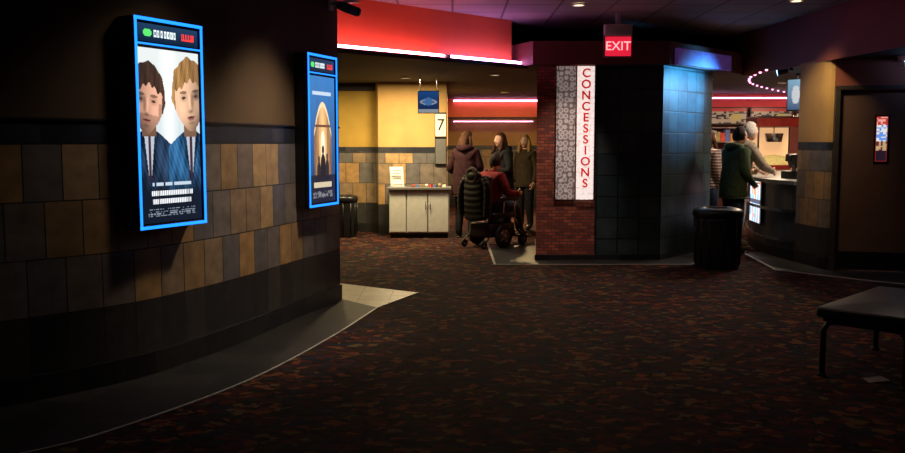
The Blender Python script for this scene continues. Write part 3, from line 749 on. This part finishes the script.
def person(name,loc,deg,h=1.7,lean=0,pose={},mats=None,hem=.80,hair='short',head=(0,0),rs={},bulk=1.0,curl=.6,seated=False,coat=0,hood=False):
    J=dict(pel=(0,0,.96),sp=(0,.005,1.10),ch=(0,.01,1.26),c2=(0,0,1.365),nb=(0,-.01,1.44),nt=(0,.01,1.50))
    for s_,q in ((-1,'L'),(1,'R')):
        J['sh'+q]=(s_*.165,-.005,1.375); J['el'+q]=(s_*.225,-.03,1.10); J['wr'+q]=(s_*.225,.06,.87)
        J['hi'+q]=(s_*.085,0,.90); J['kn'+q]=(s_*.10,.02,.50); J['an'+q]=(s_*.105,-.02,.09); J['to'+q]=(s_*.12,.13,.04)
    R=dict(pel=.135*bulk,sp=.125*bulk,ch=.14*bulk,c2=.11,nb=.062,nt=.052)
    for q in 'LR': R.update({'sh'+q:.072*bulk,'el'+q:.054*bulk,'wr'+q:.036,'hi'+q:.10,'kn'+q:.068,'an'+q:.05,'to'+q:.036})
    R.update(rs)
    pel=Vector(pose.get('pel',J['pel'])); d0=pel-Vector(J['pel'])
    Rm=Matrix.Rotation(-lean,3,'X')
    for n in J:
        v=Vector(J[n])
        if n in ('sp','ch','c2','nb','nt') or n[:2] in ('sh','el','wr'): v=Rm@(v-Vector((0,0,.96)))+pel
        elif n[:2]=='hi': v=v+d0
        elif n=='pel': v=pel
        J[n]=tuple(pose.get(n,tuple(v)))
    bones=[('pel','sp'),('sp','ch'),('ch','c2'),('c2','nb'),('nb','nt')]
    for q in 'LR': bones+=[('c2','sh'+q),('sh'+q,'el'+q),('el'+q,'wr'+q),('pel','hi'+q),('hi'+q,'kn'+q),('kn'+q,'an'+q),('an'+q,'to'+q)]
    vs,fs=skin_mesh(J,R,bones,'pel')
    b=B(); JV={n:Vector(p) for n,p in J.items()}
    groups={}
    for f in fs:
        c=sum((Vector(vs[i]) for i in f),Vector())/len(f)
        bb=min(bones,key=lambda q:segd(c,JV[q[0]],JV[q[1]])-min(R[q[0]],R[q[1]])*.8)
        n2=bb[1]
        if n2=='nt': k='skin'
        elif n2[:2]=='to' or (n2[:2]=='an' and (c-JV[n2]).length<.06): k='shoe'
        elif n2[:2] in('kn','an','hi'): k='top' if (c.z>hem and not seated) else 'pants'
        elif n2 in ('sp','ch','c2','nb'): k='top' if c.z>hem else 'pants'
        else: k='top'
        groups.setdefault(k,[]).append(f)
    for k,fl in groups.items():
        used=sorted({i for f in fl for i in f}); mp={u:i for i,u in enumerate(used)}
        b.add([vs[u] for u in used],[[mp[i] for i in f] for f in fl],mats[k],True)
    skin=mats['skin']
    if coat:
        rings=[]
        for t in [i/14 for i in range(15)]:
            z=hem+(1.40-hem)*t; q=Rm@Vector((0,0,z-.96))+pel if z>.96 else Vector((0,0,z))+Vector((d0.x,d0.y,0))
            w=(.175+.02*(1-t))*bulk if t<.85 else .175*bulk*(1-(t-.85)*2.2); dp=(.135+.015*(1-t))*bulk*(1 if t<.8 else 1-(t-.8)*1.0)
            w*=coat; dp*=coat; w+=.006*math.sin(t*28)
            rings.append([(q.x+w*math.cos(a),q.y+dp*math.sin(a),q.z+.006*math.cos(3*a)) for a in [2*math.pi*k/28 for k in range(28)]])
        b.rings(rings,mats['top'])
        b.tube([tuple(p) for p in (rings[0]+[rings[0][0]])],.011,mats['top'],6)
    for q,s_ in (('L',-1),('R',1)):
        add_hand(b,J['wr'+q],J['el'+q],-s_,skin,curl)
        w=JV['wr'+q]; d=(w-JV['el'+q]).normalized(); b.tube([w-d*.035,w-d*.0],[R['wr'+q]*1.12,R['wr'+q]*1.16],mats['top'],12)
        a=JV['an'+q]; t=JV['to'+q]; dd_=(t-a); dd_.z=0; L=dd_.length; u=dd_.normalized() if L>1e-4 else Vector((0,1,0)); zf=t.z-.04
        c0=Vector((a.x,a.y,zf+.012))-u*.05; pts=[c0,c0+u*.05,c0+u*.13,c0+u*.21,c0+u*.245]
        b.tube([tuple(p) for p in pts],[(.012,.030),(.014,.036),(.014,.042),(.014,.042),(.010,.025)],mats['shoe'],12,side=(0,0,1))
    nt=JV['nt']; hc=nt+Rm@Vector((0,.02,.095))
    b.tube([tuple(JV['nb']-Vector((0,0,.02))),tuple(JV['nb']+(nt-JV['nb'])*.55)],[.078,.066],mats['top'],16)
    if hood: b.tube([tuple(JV['nb']+Vector((-.12,.02,.01))),tuple(JV['nb']+Vector((-.09,-.08,.02))),tuple(JV['nb']+Vector((0,-.12,.0))),tuple(JV['nb']+Vector((.09,-.08,.02))),tuple(JV['nb']+Vector((.12,.02,.01)))],[.035,.05,.06,.05,.035],mats['top'],10)
    add_head(b,tuple(hc),head[0]-lean*.3,head[1],skin,mats['hair'],hair)
    k=h/1.715
    b.v=[(x*k,y*k,z*k) for x,y,z in b.v]
    return b.make(name,None,loc,math.radians(deg))
def clo(n,c,r=.9,bump=.5,sc=25): return pm(n,c,r,var=.3,scale=sc,bump=bump,spec=.2)
def hairmat(n,c): return pm(n,c,.75,var=.5,scale=70,bump=.8,spec=.25)
jean=clo('denim_dark',(.03,.045,.08)); blk=clo('cloth_black',(.012,.012,.014)); shoe=pm('shoe',(.02,.018,.016),.4); shoeb=pm('shoe_tan',(.2,.14,.08),.5)
hbr=hairmat('hair_brown',(.06,.022,.010)); hbl=hairmat('hair_blond',(.35,.2,.08)); hgr=hairmat('hair_grey',(.34,.32,.30)); hdk=hairmat('hair_dark',(.025,.015,.012))
strp=pm('striped',(.3,.25,.22))
nt=strp.node_tree; bs=nt.nodes['Principled BSDF']; tc=N(nt,'ShaderNodeTexCoord'); w=N(nt,'ShaderNodeTexWave',bands_direction='Z'); w.inputs['Scale'].default_value=7
nt.links.new(tc.outputs['Object'],w.inputs['Vector']); r=ramp(nt,[(.45,(.42,.33,.29)),(.55,(.08,.025,.025))]); nt.links.new(w.outputs['Fac'],r.inputs['Fac']); nt.links.new(r.outputs['Color'],bs.inputs['Base Color'])
person('woman_in_maroon_coat',(.20,14.05,0),-20,1.66,.06,mats=dict(top=clo('coat_maroon',(.030,.009,.012)),pants=blk,shoe=shoe,skin=skinA,hair=hbr),hem=.68,hair='long',head=(.1,-.7),bulk=1.1,coat=1.0,hood=True,
   pose=dict(wrR=(.16,.26,1.12),elR=(.25,.02,1.12),wrL=(-.20,.22,1.05),elL=(-.27,-.02,1.10),knL=(-.11,.06,.5),anL=(-.12,.02,.09),toL=(-.14,.17,.04)))
person('woman_in_black_jacket',(.80,14.25,0),118,1.64,.05,mats=dict(top=clo('puffer_black',(.014,.013,.015)),pants=jean,shoe=shoe,skin=skinA,hair=hbr),hem=.78,hair='long',head=(-.15,.1),bulk=1.12,coat=1.0,hood=True,
   pose=dict(wrL=(-.08,.24,1.10),elL=(-.25,.02,1.10),wrR=(.12,.26,1.05),elR=(.25,.02,1.10)))
person('bystander_with_blond_hair',(1.24,15.3,0),140,1.62,0,mats=dict(top=clo('jacket_dark_ochre',(.04,.028,.014)),pants=blk,shoe=shoe,skin=skinA,hair=hbl),hair='long',head=(-.1,.3),hem=.8,coat=1.0)
person('customer_in_green_jacket',(3.79,12.15,0),-72,1.70,.10,mats=dict(top=clo('jacket_green',(.065,.095,.05)),pants=jean,shoe=shoe,skin=skinA,hair=hdk),hem=.76,hair='short',head=(-.1,.1),bulk=1.12,coat=1.0,hood=True,
   pose=dict(wrL=(-.10,.30,1.10),elL=(-.24,.08,1.08),wrR=(.14,.22,.95),elR=(.25,.0,1.10)))
person('man_with_grey_hair',(4.05,12.85,0),-80,1.80,.26,mats=dict(top=clo('shirt_beige',(.20,.16,.12)),pants=clo('trousers_khaki',(.32,.25,.17)),shoe=shoeb,skin=skinA,hair=hgr),hem=.88,hair='short',head=(-.15,.15),bulk=1.05,
   pose=dict(wrL=(-.16,.42,1.04),elL=(-.24,.26,1.10),wrR=(.14,.44,1.04),elR=(.24,.26,1.10)))
person('customer_in_striped_shirt',(3.90,13.75,0),-60,1.66,0,mats=dict(top=strp,pants=jean,shoe=shoe,skin=skinA,hair=hbr),hair='long',head=(-.05,-.2),hem=.85)
person('concession_attendant',(5.45,13.35,0),95,1.70,.1,mats=dict(top=clo('uniform_dark_red',(.16,.02,.02)),pants=blk,shoe=shoe,skin=skinA,hair=hdk),hair='short',head=(-.1,0),
   pose=dict(wrL=(-.12,.36,1.06),elL=(-.24,.14,1.10),wrR=(.12,.36,1.06),elR=(.24,.14,1.10)))

# wheelchair
WX,WY,WR=.56,12.95,math.radians(-48)
e=empty('power_wheelchair',(WX,WY,0),WR)
b=B()
for sx in (-1,1):
    b.torus((sx*.27,-.02,.165),.13,.034,M['rubber'],'X'); b.cyl((sx*.24,-.02,.165),(sx*.30,-.02,.165),.10,M['greyd'],20); b.cyl((sx*.23,-.02,.165),(sx*.31,-.02,.165),.025,M['chrome'],12)
    for k in range(5):
        a=2*math.pi*k/5; b.cyl((sx*.302,-.02,.165),(sx*.302,-.02+.1*math.cos(a),.165+.1*math.sin(a)),.010,M['chrome'],6)
    b.torus((sx*.22,.42,.09),.065,.024,M['rubber'],'X'); b.cyl((sx*.20,.42,.09),(sx*.24,.42,.09),.05,M['greyd'],14); b.tube([(sx*.22,.42,.09),(sx*.265,.40,.16),(sx*.22,.34,.24)],.014,M['blackm'],8)
    b.torus((sx*.2,-.34,.06),.04,.018,M['rubber'],'X'); b.tube([(sx*.2,-.34,.06),(sx*.235,-.30,.12),(sx*.2,-.2,.2)],.012,M['blackm'],8)
    b.rbox((sx*.27,.10,.70),(.07,.34,.045),.02,M['vinyl']); b.tube([(sx*.27,-.02,.46),(sx*.27,-.02,.69)],.013,M['chrome'],8); b.tube([(sx*.27,.2,.46),(sx*.27,.2,.69)],.013,M['chrome'],8)
    b.tube([(sx*.19,-.20,.44),(sx*.19,-.23,.95),(sx*.19,-.25,1.0),(sx*.19,-.33,1.01)],.013,M['blackm'],8); b.tube([(sx*.19,-.27,1.01),(sx*.19,-.36,1.01)],.018,M['rubber'],10)
    b.tube([(sx*.14,.32,.42),(sx*.14,.48,.22),(sx*.14,.52,.12)],.012,M['chrome'],8); b.box((sx*.12,.57,.115),(.15,.2,.015),M['blackm'])
b.rbox((0,.02,.25),(.42,.56,.20),.06,M['black']); b.box((0,.03,.385),(.10,.10,.08),M['blackm'])
b.rbox((0,.06,.455),(.46,.48,.08),.04,M['vinyl']); b.rbox((0,-.205,.76),(.42,.07,.50),.03,M['vinyl'],rx=-.05)
b.box((.27,.30,.735),(.06,.08,.03),M['black']); b.cyl((.27,.31,.75),(.27,.31,.80),.007,M['black'],8); b.ell((.27,.31,.805),(.014,.014,.014),M['black'],10)
b.make('chair',e)
person('wheelchair_user_in_red_sweater',(WX,WY,0),math.degrees(WR),1.66,.12,mats=dict(top=clo('sweater_red',(.18,.02,.025)),pants=jean,shoe=shoe,skin=skinA,hair=hdk),hem=.4,hair='short',head=(-.05,.3),bulk=1.1,seated=True,
   pose=dict(pel=(0,-.02,.62),hiL=(-.09,.0,.585),hiR=(.09,.0,.585),knL=(-.12,.40,.59),knR=(.12,.40,.59),anL=(-.12,.50,.20),anR=(.12,.50,.20),toL=(-.12,.63,.165),toR=(.12,.63,.165),
   elL=(-.27,.06,.80),wrL=(-.26,.28,.77),elR=(.27,.06,.80),wrR=(.26,.28,.79)))
puf=clo('puffer_nylon',(.018,.018,.021),.5,.2); fur=pm('fur_trim',(.09,.07,.055),.9,var=.5,scale=80,bump=1)
b=B(); rings=[]
nz=40
for i in range(nz+1):
    t=i/nz; z=.40+.60*t; bul=.012*abs(math.sin(t*math.pi*7)); wd=.21-.02*t+bul; dp=.055+bul+(.02*math.sin(t*3))
    cyy=-.31-.02*t
    rings.append([(wd*math.copysign(abs(math.cos(a))**.8,math.cos(a)),cyy+dp*math.copysign(abs(math.sin(a))**.8,math.sin(a)),z+.015*math.cos(2*a)) for a in [2*math.pi*k/28 for k in range(28)]])
b.rings(rings,puf)
for sx in (-1,1):
    P=spline([Vector(p) for p in [(sx*.18,-.32,.98),(sx*.25,-.33,.88),(sx*.27,-.34,.72),(sx*.265,-.34,.56),(sx*.25,-.33,.46)]],6); b.tube(P,[.05+.010*abs(math.sin(i*1.0)) for i in range(len(P))],puf,12)
b.ell((0,-.35,1.02),(.15,.07,.08),puf,16); b.torus((0,-.38,1.03),.095,.028,fur,'Y',24,8)
b.make('puffer_jacket',None,(WX,WY,0),WR)

# ---------------------------------------------------------------- lights
def downlight(x,y,z,power,col=(1,.75,.5),spot=None,target=None,size=.12,r=.07):
    e=empty('recessed_downlight',(x,y,z))
    b=B(); b.torus((0,0,-.005),r,.012,M['whitep'],'Z',20,6); b.cyl((0,0,-.002),(0,0,-.006),r-.008,M['lamp'],20); b.make('trim_ring',e)
    if spot:
        l=bpy.data.lights.new('lamp','SPOT'); l.spot_size=math.radians(spot); l.spot_blend=.9; l.shadow_soft_size=size
    else:
        l=bpy.data.lights.new('lamp','AREA'); l.shape='DISK'; l.size=size*2
    l.energy=power; l.color=col; o=bpy.data.objects.new('lamp',l); o.location=(0,0,-.03)
    if target is not None:
        d=Vector(target)-Vector((x,y,z)); o.rotation_euler=d.to_track_quat('-Z','Y').to_euler()
    link(o,e); return e
downlight(-.30,7.0,3.04,230,(1,.8,.6),spot=66,target=(-1.5,6.9,.75))
downlight(-.85,5.6,3.04,38,(1,.82,.65),spot=70,target=(-2.1,5.7,.8))
downlight(1.6,8.8,3.04,95,(1,.8,.65),spot=120,target=(1.7,8.7,0))
downlight(1.2,5.6,3.04,13,(1,.75,.6),spot=130,target=(1.2,5.6,0))
downlight(3.6,7.2,3.04,28,(1,.75,.6),spot=130,target=(3.6,7.0,0))
downlight(-2.0,13.4,2.455,58,(1,.76,.34),size=.2)
downlight(-.7,13.5,2.455,100,(1,.78,.44),size=.2)
downlight(.6,12.9,2.455,10,(1,.82,.65),size=.2)
downlight(1.0,17.4,2.455,180,(1,.70,.32),size=.25)
downlight(5.3,14.6,2.455,60,(1,.76,.5),size=.25)
downlight(4.9,12.3,2.455,50,(1,.80,.62),size=.2)
downlight(6.5,16.6,2.455,55,(1,.66,.42),size=.25)
downlight(3.9,13.9,2.455,25,(1,.75,.5),size=.2)
downlight(1.42,10.3,3.04,95,(1,.8,.7),spot=42,target=(1.38,11.4,1.0),size=.05)
downlight(3.75,10.0,3.04,115,(1,.76,.42),spot=60,target=(4.42,10.95,1.5))
e=empty('blue_wash_light',(4.26,11.6,2.40))
b=B(); b.box((.05,0,.03),(.04,.04,.05),M['blackm']); b.tube([(.02,0,.0),(-.10,.05,-.02)],[.03,.045],M['blackm'],14); b.cyl((-.10,.05,-.02),(-.104,.052,-.021),.04,M['neonb'],14); b.make('fixture',e)
l=bpy.data.lights.new('lamp','SPOT'); l.energy=520; l.color=(.07,.48,1); l.spot_size=math.radians(72); l.spot_blend=1; l.shadow_soft_size=.12
o=bpy.data.objects.new('lamp',l); o.location=(-.14,.07,-.04); d=Vector((3.1,12.0,2.12))-Vector((4.12,11.67,2.36)); o.rotation_euler=d.to_track_quat('-Z','Y').to_euler(); link(o,e)

w=bpy.data.worlds.new('World'); S.world=w; w.use_nodes=True
w.node_tree.nodes['Background'].inputs[0].default_value=(.5,.45,.5,1); w.node_tree.nodes['Background'].inputs[1].default_value=.008

cam=bpy.data.cameras.new('camera'); cam.sensor_width=36; cam.lens=36*900/905; co=bpy.data.objects.new('camera',cam)
co.location=(0,0,1.5); co.rotation_euler=(math.radians(90-5.36),0,0); link(co); S.camera=co; cam.clip_end=200
